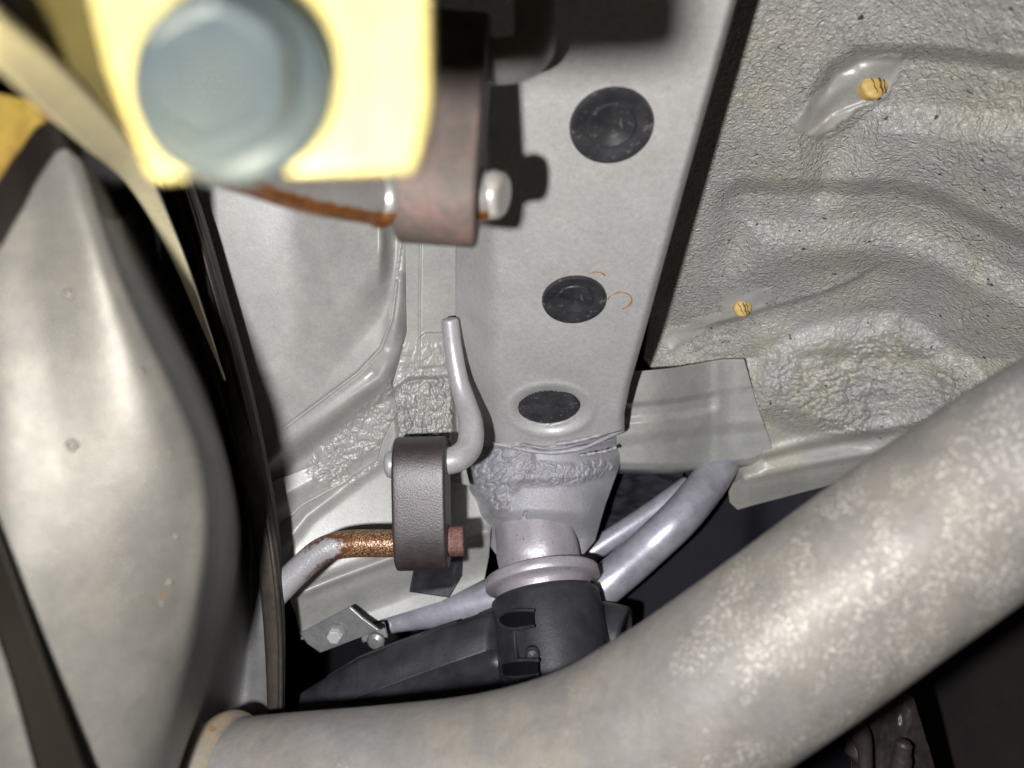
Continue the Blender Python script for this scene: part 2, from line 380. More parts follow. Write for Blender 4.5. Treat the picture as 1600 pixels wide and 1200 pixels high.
PIT = [(1070, 575), (1082, 540), (1105, 518), (1140, 515), (1150, 535), (1125, 565), (1095, 580)]
def wh_feat(U, V):
    _, sa, _ = pdist(U, V, LA); _, sb, _ = pdist(U, V, LB)
    h = 0*U
    lo = .0098
    # upper pressed recess: drops at LA, climbs back 110 px lower
    h -= lo*sm(sa, -14, 16)*(1-sm(sa, 75, 135))*sm(U, 1235, 1300)
    h -= lo*.9*sm(sb, -14, 18)*(1-sm(sb, 45, 105))*sm(U, 1095, 1165)
    # big basin under the second emboss, its right rim curls round
    q = np.hypot((U-1330)/190, (V-470)/75); h -= .006*(1-sm(q, .55, 1.1))
    ds, ss, _ = pdist(U, V, [(1120, 505), (1200, 480), (1290, 455), (1345, 430)]); h -= .0028*sm(ss, -4, 5)*(1-sm(ss, 8, 50)); h += .0012*np.exp(-(ds/4)**2)
    # bulging wrinkled mass of sealer
    w = soft(U, V, WR, 22); wr = .6*wrinkle(U+V*.3, V, 17, 1.5)+.4*wrinkle(U, V, 8, 1.3)
    h += w*(.010+.0052*wr*(.35+.65*sm(fbm(U/60, V/60, 2), .3, .6)))
    h += .0022*sm(U, 1440, 1560)*fbm(U/22, V/22, 3)
    # smeared patches round the amber plugs
    Uw = U+14*(fbm(U/26, V/26, 3)-.5); Vw = V+14*(fbm(U/26+9, V/26+4, 3)-.5)
    for S_, a in ((SEAL1, .0012), (SEAL2, .0011)):
        m = soft(Uw, Vw, S_, 3); h += a*m+.0009*m*np.sin((U*.55+V*.9)/9+3*fbm(U/30, V/30, 2))*sm(fbm(U/45+3, V/45, 2), .35, .6)
    m2 = soft(U, V, [(1262, 212), (1300, 180), (1350, 160), (1372, 162), (1330, 195), (1295, 215)], 4); h += .0014*m2
    pm = soft(U, V, PIT, 6); h += pm*(-.002+.0028*wrinkle(U, V, 11))
    # lower lip: two long ridges below the coated area, then the turned flange
    d1, s1, _ = pdist(U, V, [(1195, 708), (1260, 690), (1330, 676), (1450, 655)]); h += .0035*np.exp(-(d1/9)**2); h -= .010*sm(s1, 2, 34)
    d2, s2, _ = pdist(U, V, [(1165, 748), (1250, 728), (1335, 712), (1450, 690)]); h += .012*sm(s2, -26, -4); h += .003*np.exp(-(d2/7)**2); h -= .012*sm(s2, 6, 60)
    c1, t1, _ = pdist(U, V, [(1160, 735), (1166, 760), (1160, 790)]); h -= .010*(1-sm(U, 1138, 1172))*sm(V, 700, 740)
    # seam on the right, and folds
    d3, s3, _ = pdist(U, V, [(1545, 345), (1530, 400), (1508, 450), (1500, 500)]); h -= .0011*np.exp(-(d3/3)**2)
    d4, _, _ = pdist(U, V, [(1560, 215), (1590, 218), (1640, 222)]); h -= .0014*np.exp(-(d4/2.5)**2)
    d5, _, _ = pdist(U, V, [(1600, 260), (1588, 300), (1580, 320)]); h -= .001*np.exp(-(d5/2.5)**2)
    return h+.0014*(fbm(U/70, V/70, 2)-.5)
def wh_rough(U, V):
    r = np.ones_like(U)
    Uw = U+14*(fbm(U/26, V/26, 3)-.5); Vw = V+14*(fbm(U/26+9, V/26+4, 3)-.5)
    for S_ in (SEAL1, SEAL2): r *= 1-soft(Uw, Vw, S_, 3)*.97
    r *= 1-.85*sm(V, 640, 700)
    q = np.hypot((U-1300)/150, (V-560)/90); r *= 1-.45*(1-sm(q, .5, 1.1))
    return r
wh = empty('wheelhouse_panel', pc(1320, 380, .38), 'grey textured wheelhouse panel with pressed recesses and wrinkled undercoating, right of the rail', 'body panel')
patch('undercoated_sheet', [(1120, -60), (1070, 200), (1030, 400), (1005, 560), (1130, 700), (1136, 745), (1140, 785), (1152, 797)],
      [(1760, -60), (1760, 200), (1760, 400), (1760, 520), (1700, 600), (1660, 640), (1620, 670), (1560, 690)], d_wh, 340, 420, M['wheelhouse'], wh, feat=wh_feat, attrs={'rough': wh_rough}, straight=True)
for (u, v, R, rot, lab) in ((1364, 134, .0064, 20, 'larger cracked amber wax plug stuck in the upper pressed recess'), (1159, 481, .0056, 200, 'smaller amber wax plug on the smeared sealer beside the rail')):
    dep = lambda U, V: d_wh(U, V)-wh_feat(U, V)
    p, n, _ = plane_at(dep, float(u), float(v)); n = np.array([-.15, -.2, 1.]) if v > 300 else np.array([.0, -.1, 1.])
    rf = lambda th, z, r, k=rot: .025*r*np.sin(4*th+k)+.02*r*np.sin(7*th+2*k)
    wx = empty('wax_plug', p, lab, 'plug', 'amber plugs in the wheelhouse panel')
    a_, ex_, ey_ = frame(n, (1, 0, 0)); c_ = p+np.array([0, 0, .0005])
    dome = lambda x, y: c_+a_*(.0036-.0012*(x*x+y*y)/(R*R))+ex_*x+ey_*y
    lathe('wax_body', c_, n, [(R*.95, -.004), (R, .001), (R*.98, .0020), (R*.90, .0027), (R*.6, .0032), (R*.3, .0035), (0, .0036)], M['amber'], wx, n=48, sharp=60, feat=rf)
    for cx_, sl_, w_ in ((.25, .35, .0004), (.55, .3, .0003), (-.25, .5, .00022)):
        L_ = [(R*(cx_-sl_*t_), R*t_) for t_ in np.linspace(-.72, .72, 7)]
        sweep('crack', [dome(x+.0003*math.sin(k_*2.3), y) for k_, (x, y) in enumerate(L_)], [w_*.4, w_, w_*1.2, w_*.8, w_*1.3, w_, w_*.3], M['crack'], wx, n=8, m=24, uvd=False)

# support gusset between rail and wheelhouse
def d_gus(U, V):
    a = sm(U, 1000, 1150); return (1-a)/np.maximum(2.20-.0009*(V-560), .8)+a*(1/np.maximum(2.0-.0009*(V-560), .8)-.0045)
def gus_feat(U, V):
    h = 0*U
    fade = 1-sm(U, 1105, 1128)
    d1, s1, _ = pdist(U, V, [(960, 636), (1060, 626), (1160, 608)]); h -= .0045*sm(s1, -6, 6)*(1-sm(s1, 16, 30))*fade
    h -= .003*sm(s1, -8, 8)*(1-sm(s1, 30, 90))*(1-fade)*.5
    d2, s2, _ = pdist(U, V, [(960, 690), (1110, 672), (1190, 664)]); h -= .004*sm(s2, -10, 12)*1.0
    h += .0022*sm(U, 1108, 1124)
    return h
def gus_extra(U, V, D):
    u, v, d = U[-1:], V[-1:], D[-1:]
    U = np.vstack([U, u, u+1, u]); V = np.vstack([V, v+3, v+9, v+14+4*sm(1130-u, 0, 90)]); D = np.vstack([D, d+.0015, d+.009, d+.016]); return U, V, D
patch_g = patch('gusset_plate', [(955, 585), (960, 640), (966, 722)], [(1163, 562), (1182, 630), (1207, 700)], d_gus, 120, 90, M['panel'], None, feat=gus_feat,
    mids=[[(1050, 576), (1060, 650), (1070, 722)], [(1130, 562), (1150, 640), (1172, 716)]], solid=.0016, extra=gus_extra)
tag(patch_g, 'flat grey gusset plate with two pressed ribs bridging the rail and the wheelhouse panel', 'gusset plate')

# ------------------------------------------------------------ rail end, sealer band, boss
def d_end(U, V):
    w = np.clip((U-848)/118, -1.3, 1.3); return .454+.036*np.abs(w)**2.6+.00012*(V-700)*0
BAND = [(735, 690), (800, 690), (850, 694), (905, 680), (975, 668), (978, 700), (965, 730), (920, 748), (830, 752), (740, 760)]
BLOB = [(735, 690), (800, 684), (826, 692), (833, 715), (822, 750), (800, 770), (792, 795), (770, 800), (752, 780), (735, 770)]
def end_feat(U, V):
    h = 0*U
    d0, s0, _ = pdist(U, V, [(725, 685), (800, 688), (850, 700), (890, 692), (930, 680), (980, 670)]); h += .003*np.exp(-(d0/4)**2)
    d1, s1, _ = pdist(U, V, [(730, 697), (820, 697), (860, 704), (905, 698), (980, 684)]); h += .0022*np.exp(-(d1/3.5)**2)
    h += soft(U, V, BAND, 6)*.0035
    b = soft(U, V, BLOB, 7); h += b*(.002+.0032*wrinkle(U, V+U*.4, 15, 1.5))
    c = soft(U, V, [(822, 722), (900, 726), (965, 712), (960, 738), (900, 756), (820, 758)], 6); h += c*(.001+.0022*wrinkle(U+200, V, 8))
    f = soft(U, V, [(752, 770), (790, 778), (800, 800), (788, 812), (770, 806)], 3); h += f*.0012
    h -= .022*sm(V, 795, 845)
    h -= .012*sm(V, 752, 800)*sm(np.abs(U-848), 60, 115)
    e, _, _ = pdist(U, V, [(822, 800), (818, 810), (826, 817)]); h -= .004*(1-sm(e, 1.5, 3))
    return h
rend = empty('rail_end', pc(850, 760, .46), 'grey lower end of the frame rail, wrapped by a band of lumpy grey seam sealer', 'rail end')
patch('end_shell', [(726, 675), (728, 700), (730, 745), (738, 790), (752, 835), (785, 880)], [(985, 655), (982, 690), (966, 735), (946, 790), (930, 845), (900, 880)], d_end, 220, 200, M['sealer'], rend, feat=end_feat, straight=True)
for pts, rad in (([(728, 688, .452), (790, 696, .450), (850, 707, .446), (905, 701, .445), (940, 687, .446), (973, 671, .4525)], .0015),
                 ([(870, 694, .443), (905, 688, .441), (945, 676, .442), (974, 655, .4495)], .0011), ([(905, 712, .449), (945, 705, .449), (962, 699, .452)], .0010)):
    sweep('sealer_bead', pts, rad, M['sealer'], rend, n=12, m=60, feat=lambda th, q: .00025*math.sin(q*23)+.0002*math.sin(q*51))
AX = np.array([.13, -.85, .50]); AX /= np.linalg.norm(AX)
C0 = pc(839, 852, .478)
boss = empty('bush_boss', C0, 'round pale metal boss with a wide washer flange under the rail end', 'boss')
rz = lambda th, z, r: .0004*np.sin(7*th+z*900)
lathe('boss_collar', C0, AX, [(.020, -.02), (.0255, -.018), (.0262, -.004), (.0268, .004), (.0262, .012), (.0245, .0165), (.0245, .021)], M['boss'], boss, n=90, sharp=40, feat=rz)
lathe('washer', C0, AX, [(.0245, .0185), (.0358, .0190), (.0366, .0198), (.0367, .0252), (.0360, .0260), (.0318, .0262), (.029, .029), (.028, .036)], M['boss'], boss, n=96, sharp=50)

# ------------------------------------------------------------ black arm
arm = empty('suspension_arm', pc(800, 1020, .44), 'dusty black suspension arm with a round socket and two slots, under the pale washer', 'suspension arm')
C1 = C0+AX*.033
lathe('socket', C1, AX, [(.025, .002), (.0325, 0), (.0338, .0012), (.0343, .004), (.0345, .03), (.0350, .07), (.034, .092), (.02, .094)], M['black_plastic'], arm, n=96, sharp=50)
def d_arm(U, V):
    t = np.interp(U, [465, 560, 680, 765, 850], [1085, 1028, 984, 955, 935]); x = (V-t)/60
    d = .462-.020*np.sqrt(np.clip(x, 0, 1))-.00003*(U-465)+.012*np.clip(x-1, 0, 9)
    cd = .478-.000245*(V-852)-.0345*np.sqrt(np.clip(1-((U-839-.153*(V-852))/84)**2, 0, 1))+.004
    a = sm(U, 755, 800); return d*(1-a)+cd*a
SL1 = [(781, 966), (790, 953), (834, 950), (836, 978), (785, 986), (779, 978)]
SL2 = [(780, 1038), (795, 1028), (838, 1026), (842, 1054), (800, 1062), (784, 1056)]
def arm_feat(U, V):
    h = .0012*(fbm(U/60, V/40, 2)-.5)
    d, s, _ = pdist(U, V, [(600, 1090), (700, 1065), (800, 1040)]); h += .002*np.exp(-(d/16)**2)
    return h+.0012*(1-sm(U, 700, 790))
patch('arm_web', [(466, 1085), (466, 1130)], [(800, 945), (812, 1130)], d_arm, 300, 120, M['black_plastic'], arm, feat=arm_feat, solid=.003,
      mids=[[(560, 1026), (560, 1130)], [(620, 1003), (620, 1130)], [(680, 982), (680, 1130)], [(730, 966), (730, 1130)], [(768, 952), (770, 1130)]])
def d_sock(U, V): return .478-.000245*(V-852)-.0345*np.sqrt(np.clip(1-((U-839-.153*(V-852))/84)**2, 0, 1))
for x0, x1, y0, y1 in ((779, 834, 951, 984), (780, 841, 1029, 1060)):  # dark inlays on the socket surface, painted shade of the slots
    h_ = (y1-y0)/2; yc = (y0+y1)/2
    patch('slot_shade', [(x0, yc-h_*.35+4), (x0, yc+h_*.35)], [(x1, y0+3), (x1, y1-6)], lambda U, V: d_sock(U, V)-.0008, 30, 10, M['shade_sheet'], arm, solid=.0003,
          mids=[[(x0+(x1-x0)*f, yc-h_*g+4*(1-f)), (x0+(x1-x0)*f, yc+h_*g-3*f)] for f, g in ((.08, .75), (.2, .95), (.4, 1), (.92, 1))])
    P_ = [(x1, y0+3), (x0+(x1-x0)*.4, y0+3), (x0+5, y0+9), (x0, yc), (x0+5, y1-7), (x0+(x1-x0)*.4, y1-1), (x1, y1-6)]
    sweep('slot_rim', [(a_, b_, float(d_sock(np.array(a_*1.), np.array(b_*1.)))-.0006) for a_, b_ in P_], .0011, M['black_plastic'], arm, n=10, m=60)
lathe('rivet', pc(832, 1022, .412), (0, 0, 1), [(.0042, -.003), (.0044, .001), (.003, .003), (0, .0036)], M['black_plastic'], arm, n=24)

# rubber bush right of the arm
bush = empty('rubber_bush', pc(975, 990, .47), 'black rubber bush end poking out right of the arm socket', 'rubber bush')
lathe('bush_ring', pc(968, 1000, .465), (.72, -.1, .30), [(.015, -.02), (.0205, -.018), (.0215, -.008), (.0215, .0015), (.0205, .003), (.017, .0035), (.016, .001), (0, .001)], M['black_plastic'], bush, n=60)

# ------------------------------------------------------------ tubes
tag(sweep('stabiliser_tube', [(1150, 670, .60), (1120, 733, .545), (1070, 800, .51), (1010, 858, .505), (950, 910, .50), (900, 948, .50)], .0137, M['tube'], n=48),
    'thick bent silvery grey tube running down from the gusset plate, right of the washer', 'tube')
tag(sweep('brake_line_tube', [(1075, 760, .545), (1010, 806, .54), (925, 862, .535), (880, 900, .535)], .0078, M['tube'], n=32),
    'thin silvery grey tube lying behind the thicker bent tube', 'tube')
tp = empty('tapered_tube', pc(680, 950, .52), 'silvery grey tube with a necked down left end, behind the black arm', 'tube')
sweep('tube_body', [(612, 976, .515), (650, 965, .513), (710, 950, .51), (800, 930, .505)], [.0058, .0085, .0125, .0155], M['tube'], tp, n=40)
sweep('neck', [(597, 977, .515), (616, 975, .515)], [.0062, .0062], M['tube'], tp, n=32, m=8)

# ------------------------------------------------------------ left floor panels
def d_fl(U, V):
    k = 2.52-.00065*(V-300)+.00028*(500-U)
    return 1/k
TRI = [(455, 300), (600, 300), (612, 420), (575, 450), (505, 540), (462, 572), (450, 560), (470, 500)]
def fl_feat(U, V):
    h = 0*U
    dg = ((U-450)*170+(V-570)*150)/227.
    h += np.log1p(np.exp((U-466)/10))*10*1.5e-4*(1-sm(dg, -14, 62))*(1-sm(U, 590, 622))
    ds, s, _ = pdist(U, V, [(400, 705), (440, 672), (560, 582), (595, 545), (612, 500), (620, 440)])      # dark crease
    h -= .0028*np.exp(-(ds/1.8)**2)*sm(U, 420, 480)
    h -= .004*sm(s, 0, 22)
    dr, sr, _ = pdist(U, V, [(395, 745), (435, 700), (520, 640), (592, 590), (615, 545), (626, 470), (630, 300), (632, 150)])   # bright ridge
    h += .0052*np.exp(-(dr/13)**2); h -= .012*sm(sr, 8, 40)
    m = soft(U, V, [(500, 700), (560, 640), (600, 612), (612, 590), (618, 655), (590, 700), (520, 750), (470, 760)], 10)
    h += m*(.0012+.0020*wrinkle(U, V, 9))
    return h
floor = empty('floor_pan', pc(520, 480, .41), 'smooth grey floor panel with a pressed wedge hollow, left of the rail behind the hangers', 'body panel')
patch('panel_sheet', [(170, 200), (210, 420), (300, 640), (380, 790), (410, 840)], [(642, 200), (645, 420), (640, 560), (625, 640), (600, 712)], d_fl, 240, 300, M['panel'], floor, feat=fl_feat, straight=True)
# strip beside the rail wall
def d_st(U, V): return 1/(2.55-.0006*(V-300)-.0009*(U-660))
def st_feat(U, V):
    d, s, _ = pdist(U, V, [(660, 200), (657, 400), (655, 575)]); h = -.0014*np.exp(-(d/1.4)**2)+.0012*sm(s, 1, -1)
    h += .012*sm(U, 640, 618)*0
    q = soft(U, V, [(652, 530), (664, 520), (704, 519), (706, 572), (652, 575)], 1.5); h += .0022*q
    m = soft(U, V, [(628, 540), (720, 535), (722, 600), (622, 600)], 6); h += m*.0012*wrinkle(U, V, 9)
    m = soft(U, V, [(612, 612), (640, 592), (706, 588), (712, 720), (600, 740), (622, 680)], 5); h += m*(.004+.0042*wrinkle(U, V, 15, 1.3)+.0012*wrinkle(U, V, 6))
    return h
tag(patch('body_strip', [(632, 200), (634, 400), (636, 520), (614, 600), (622, 640), (598, 690), (590, 720)], [(716, 200), (714, 400), (714, 560), (716, 640), (720, 700), (735, 760)], d_st, 110, 300, M['panel'], None, feat=st_feat, straight=True),
    'narrow grey strip with a welded seam between floor panel and rail, lumpy with sealer below', 'body panel')
# lower crossmember
def d_lo(U, V):
    return 1/(2.12+.0004*(V-720)+.0005*(560-U))
def lo_feat(U, V):
    h = 0*U
    dc, sc, _ = pdist(U, V, [(400, 860), (470, 790), (540, 752), (600, 700)]); h -= .0015*np.exp(-(dc/2)**2); h += .006*sm(sc, 0, -30)
    m = soft(U, V, [(470, 700), (640, 600), (640, 680), (560, 745), (500, 765)], 14); h += m*.0028*wrinkle(U, V, 8)
    d1, s1, _ = pdist(U, V, [(420, 880), (480, 805), (560, 745), (640, 690)]); h += .0035*np.exp(-(d1/10)**2)
    d2, s2, _ = pdist(U, V, [(430, 942), (520, 905), (620, 868), (760, 830)]); h += .005*np.exp(-(d2/9)**2); h -= .022*sm(s2, 2, 70)
    return h
lower = empty('crossmember', pc(570, 860, .44), 'smooth grey crossmember with long folded ridges, behind the lower hanger', 'crossmember')
patch('crossmember_sheet', [(380, 770), (410, 840), (436, 900), (462, 960), (470, 1000)], [(775, 690), (772, 760), (768, 820), (764, 870), (757, 905)], d_lo, 240, 200, M['panel'], lower, feat=lo_feat,
      mids=[[(520, 715), (535, 790), (550, 860), (560, 920), (585, 972)], [(660, 680), (668, 760), (672, 830), (676, 890), (690, 940)]], straight=True)
tag(patch('rubber_pad', [(652, 862), (645, 900), (640, 925)], [(724, 862), (722, 900), (702, 934)], lambda U, V: d_lo(U, V)-lo_feat(U, V)-.0016, 40, 40, M['black_plastic'], None, solid=.001,
      feat=lambda U, V: .0012*soft(U, V, [(660, 880), (712, 880), (705, 915), (655, 918)], 3)), 'thin black rubber pad on the crossmember below the lower hanger', 'rubber pad')
# small bracket with bolt
br = empty('small_bracket', pc(530, 985, .46), 'small folded metal bracket screwed under the crossmember, left of the black arm', 'bracket')
def d_br(U, V): return .448-.00012*(U-468)+.00006*(V-950)
patch('bracket_plate', [(468, 990), (480, 1006), (500, 1020)], [(546, 948), (566, 966), (592, 985)], d_br, 40, 30, M['zinc'], br, solid=.0022,
      feat=lambda U, V: -.0012*(1-sm(np.hypot((U-525)/17, (V-990)/14), .8, 1.1)))
pB = pc(525, 990, .4432)
lathe('bolt_washer', pB, (-.1, -.25, 1), [(.0068, 0), (.0068, .0012), (.005, .0014)], M['zinc'], br, n=36)
bh = prism('bolt_head', pB, (-.1, -.25, 1), [(.0046, .001), (.0046, .0045), (.0038, .0052), (.0001, .0052)], 6, M['white_end'], br)
lathe('spot_bolt', pc(588, 1000, .48), (-.2, -.3, 1), [(.006, 0), (.006, .002), (.004, .004), (0, .0045)], M['zinc'], br, n=20)
patch('bracket_tab', [(560, 975), (566, 1004)], [(600, 972), (606, 996)], lambda U, V: .482+0*U, 12, 10, M['zinc'], br, solid=.002)

# ------------------------------------------------------------ rubber hangers
def hanger(name, cu, cv, d, w, h, dep, tilt, mat, label, lean=0.0, group='rubber exhaust hangers'):
    e = empty(name, pc(cu, cv, d), label, 'exhaust hanger', group)
    # oval profile in the upright plane, extruded sideways, edges rounded
    nth = 96; th = np.linspace(0, 2*math.pi, nth, endpoint=False)
    ex = 2.0/3.4
    Y = np.sign(np.sin(th))*np.abs(np.sin(th))**ex; Z = np.sign(np.cos(th))*np.abs(np.cos(th))**(2/2.3)
    rows = []
    bev = .0016; nb = 5
    xs = []
    for i in range(nb+1): a = i/nb*math.pi/2; xs.append((-w/2+bev*(1-math.sin(a)), bev*(1-math.cos(a)) ))
    prof = [( -w/2+bev*(1-math.cos(a)), bev*(1-math.sin(a))) for a in np.linspace(0, math.pi/2, nb+1)]
    prof = prof+[(x, 0) for x in np.linspace(-w/2+bev, w/2-bev, 12)[1:-1]]+[(-x, s) for x, s in prof[::-1]]
    V = []
    for x, s in prof:
        V.append(np.stack([x+0*th, Y*(h/2-s), Z*(dep/2-s)], -1))
    V = np.concatenate(V)
    ct, st = math.cos(tilt), math.sin(tilt); cl, sl = math.cos(lean), math.sin(lean)
    X, Yv, Zv = V.T
    Yr, Zr = Yv*cl-Zv*sl, Yv*sl+Zv*cl
    Xr, Yr = X*ct-Yr*st, X*st+Yr*ct
    C = np.stack([Xr, Yr, Zr], -1)+pc(cu, cv, d)
    n = len(prof); f = [q[::-1] for q in grid_faces(n, nth, 0, True).tolist()]
    f.append(list(range(nth))); f.append(list(range((n-1)*nth, n*nth))[::-1])
    meshobj('hanger_body', c2w(C), f, mat, e, 40)
    return e
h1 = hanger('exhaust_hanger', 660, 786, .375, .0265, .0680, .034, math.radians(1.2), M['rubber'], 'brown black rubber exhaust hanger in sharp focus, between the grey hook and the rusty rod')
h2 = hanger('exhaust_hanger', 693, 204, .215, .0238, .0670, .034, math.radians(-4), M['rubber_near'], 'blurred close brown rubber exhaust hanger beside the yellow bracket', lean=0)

def rustattr(o, fn):
    me = o.data; c = np.array([list(v.co) for v in me.vertices])+np.array(o.matrix_basis.translation)+(np.array(o.parent.location) if o.parent else 0)
    q = (c-T3) @ R3; d = -q[:, 2]; u = 800+q[:, 0]*F/d; v = 600-q[:, 1]*F/d
    a = me.attributes.new('rust', 'FLOAT', 'POINT'); a.data.foreach_set('value', fn(u, v).astype(float))
rod = empty('hanger_rod', pc(540, 850, .37), 'rusty bent rod welded to the muffler, passing through the sharp lower hanger', 'hanger rod', 'rods holding the rubber hangers')
o = sweep('rod_bar', [(425, 934, .3735), (440, 918, .375), (470, 888, .375), (505, 860, .375), (545, 850, .375), (620, 849, .375), (705, 847, .375)], .0070, M['rust_rod'], rod, n=40)
def rust_lower(u, v):
    c = np.interp(u, [430, 470, 505, 545, 620], [928, 888, 860, 850, 849])
    return np.clip(sm(u, 500, 560)*1.0+.6*sm(np.abs(v-c-0), 9, 20)*sm(u, 440, 500), 0, 1.)
rustattr(o, rust_lower)
sweep('rod_end', [(702, 845, .375), (722, 844, .375)], .0078, M['rust_end'], rod, n=22, m=6, cap=.15, feat=lambda th, q: .0004*np.sin(5*th))
rod2 = empty('hanger_rod', pc(500, 300, .18), 'blurred shiny rod with orange rust, disappearing behind the yellow bracket', 'hanger rod', 'rods holding the rubber hangers')
o = sweep('rod_bar', [(330, 232, .155), (400, 256, .168), (480, 286, .185), (560, 304, .20), (600, 309, .208), (690, 308, .212), (752, 305, .214)], .0076, M['rust_rod_near'], rod2, n=40)
def rust_upper(u, v):
    c = np.interp(u, [330, 480, 600, 770], [232, 286, 309, 304]); return np.clip(1.0*sm(v-c, 14, 34), 0, 1)
rustattr(o, rust_upper)
o = sweep('collar', [(578, 305, .2045), (590, 306, .206), (602, 307, .2075), (612, 308, .2085)], [.0076, .0090, .0088, .0076], M['rust_rod_near'], rod2, n=36, m=14)
rustattr(o, rust_upper)
sweep('rod_end', [(771, 304, .2135), (778, 305, .2130)], [.0072, .0068], M['white_end'], rod2, n=36, m=8, cap=.3)
hook = empty('hanger_hook', pc(725, 620, .40), 'pale grey hook flattened at its top and bent into the sharp lower hanger', 'hook', )
sweep('hook_bar', [(703, 502, .392), (708, 545, .396), (717, 595, .398), (728, 632, .396), (736, 665, .39), (733, 698, .384), (715, 716, .378), (690, 722, .376)],
      [.0047, .0050, .0053, .0060, .0067, .0070, .0070, .0070], M['rod'], hook, n=36)
sweep('hook_end', [(625, 725, .375), (611, 726, .375)], [.0068, .0070], M['rod'], hook, n=36, m=8, cap=.45)
hook2 = empty('hanger_hook', pc(825, 60, .222), 'shaded hook bar at the top edge, bent towards the blurred upper hanger', 'hook')
sweep('hook_bar', [(828, -90, .235), (832, -20, .232), (836, 42, .226), (830, 78, .222), (800, 94, .219), (740, 96, .218)], [.0060, .0064, .0066, .0066, .0066, .0066], M['rod'], hook2, n=36)

# ------------------------------------------------------------ muffler
muf = empty('muffler', pc(200, 750, .22), 'big pale grey bulging muffler blurred at the left edge of the picture', 'muffler')
cols = [
 [(-420, 100, .20), (-420, 400, .20), (-420, 800, .20), (-420, 1100, .20), (-420, 1350, .20)],
 [(-150, 120, .18), (-120, 420, .178), (-90, 760, .178), (-60, 1040, .18), (-20, 1350, .185)],
 [(20, 150, .178), (60, 420, .180), (110, 760, .184), (120, 1040, .188), (130, 1350, .195)],
 [(95, 170, .180), (170, 430, .183), (280, 740, .196), (265, 1000, .204), (215, 1350, .21)],
 [(118, 185, .192), (203, 440, .198), (328, 720, .218), (320, 960, .224), (240, 1350, .275)],
 [(150, 200, .235), (232, 450, .262), (350, 735, .300), (350, 960, .30), (270, 1350, .36)],
 [(190, 220, .28), (285, 475, .345), (372, 740, .385), (380, 960, .385), (340, 1350, .40)],
 [(215, 230, .34), (320, 500, .362), (395, 760, .388), (408, 960, .388), (390, 1350, .40)],
 [(235, 240, .345), (345, 510, .358), (415, 765, .382), (432, 960, .384), (440, 1350, .37)],
]
def muf_feat(U, V):
    h = .0004*(fbm(U/120, V/120, 2)-.5)
    return h
def a_rust(U, V): return 1.1*soft(U, V, [(-200, 60), (60, 130), (92, 205), (20, 300), (-60, 400), (-200, 400)], 25)
def a_shade(U, V):
    d, s, _ = pdist(U, V, [(-60, 450), (-8, 350), (34, 272), (72, 218), (105, 205), (150, 235), (180, 320)]); a = 1-sm(d, 14, 40)  # darkened arch, painted shade where the shell turns away
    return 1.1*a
shell = loft('shell', cols, 200, 220, M['muffler'], muf, feat=muf_feat, attrs={'rust': a_rust, 'shade': a_shade})
# weld spatter pips
for (u, v, r) in ((106, 457, .0013), (110, 697, .0015), (217, 582, .0010), (264, 705, .0007), (262, 912, .0009), (275, 839, .0009), (252, 945, .0007)):
    q = (np.array([list(x.co) for x in shell.data.vertices])+np.array(shell.location)+np.array(muf.location)-T3) @ R3 if r == .0013 and u == 106 else q
    uu = 800-q[:, 0]*F/q[:, 2]; vv = 600+q[:, 1]*F/q[:, 2]; ok = np.hypot(uu-u, vv-v) < 5
    i = np.argmin(np.hypot(uu-u, vv-v)+np.where(-q[:, 2] > .26, 50, 0))
    lathe('spatter_bead', q[i], (0, 0, 1), [(r, -r), (r, .0), (r*.8, r*.5), (0, r*.9)], M['muffler'], muf, n=12)
# folded seam: bright lip towards the viewer and dark brown back lip
def ribbon(name, e1, e2, mat, parent, n=80, k=8, solid=.0014, bow=0.):
    A = cr(np.array(e1, float)*[1, 1, 1000], n)/[1, 1, 1000]; B = cr(np.array(e2, float)*[1, 1, 1000], n)/[1, 1, 1000]
    s = np.linspace(0, 1, k)[None, :, None]; G = A[:, None]*(1-s)+B[:, None]*s
    G[..., 2] -= bow*np.sin(np.pi*s[..., 0])
    return meshobj(name, c2w(pc(G[..., 0], G[..., 1], G[..., 2]).reshape(-1, 3)), grid_faces(n, k), mat, parent, None, None, solid)
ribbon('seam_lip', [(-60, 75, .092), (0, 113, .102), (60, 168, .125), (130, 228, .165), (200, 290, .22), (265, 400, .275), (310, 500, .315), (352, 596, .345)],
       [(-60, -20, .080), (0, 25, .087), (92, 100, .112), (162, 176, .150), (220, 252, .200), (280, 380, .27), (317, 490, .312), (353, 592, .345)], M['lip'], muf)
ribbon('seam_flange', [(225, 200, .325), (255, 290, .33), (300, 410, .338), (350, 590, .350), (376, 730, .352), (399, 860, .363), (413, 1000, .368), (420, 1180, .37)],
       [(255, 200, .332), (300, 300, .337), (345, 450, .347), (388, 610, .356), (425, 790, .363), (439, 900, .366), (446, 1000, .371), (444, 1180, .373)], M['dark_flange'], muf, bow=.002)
ribbon('flange_shadow_wall', [(255, 200, .3325), (300, 300, .3375), (345, 450, .3475), (388, 610, .3565), (425, 790, .3635), (439, 900, .3665), (445, 1000, .3715), (443, 1180, .3735)],
       [(262, 200, .365), (307, 300, .37), (352, 450, .375), (395, 610, .38), (431, 790, .385), (442, 900, .388), (446, 1000, .388), (444, 1180, .388)], M['band'], muf)  # black wall added so the flange's shadow closes up
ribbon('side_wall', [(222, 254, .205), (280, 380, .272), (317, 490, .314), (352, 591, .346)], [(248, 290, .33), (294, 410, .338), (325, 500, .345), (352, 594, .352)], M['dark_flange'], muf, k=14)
sweep('flange_bead', [(262, 230, .329), (288, 300, .332), (330, 440, .341), (376, 610, .352), (410, 770, .360), (430, 900, .362), (438, 1010, .367), (438, 1160, .369)], .0012, M['dark_flange'], muf, n=10)
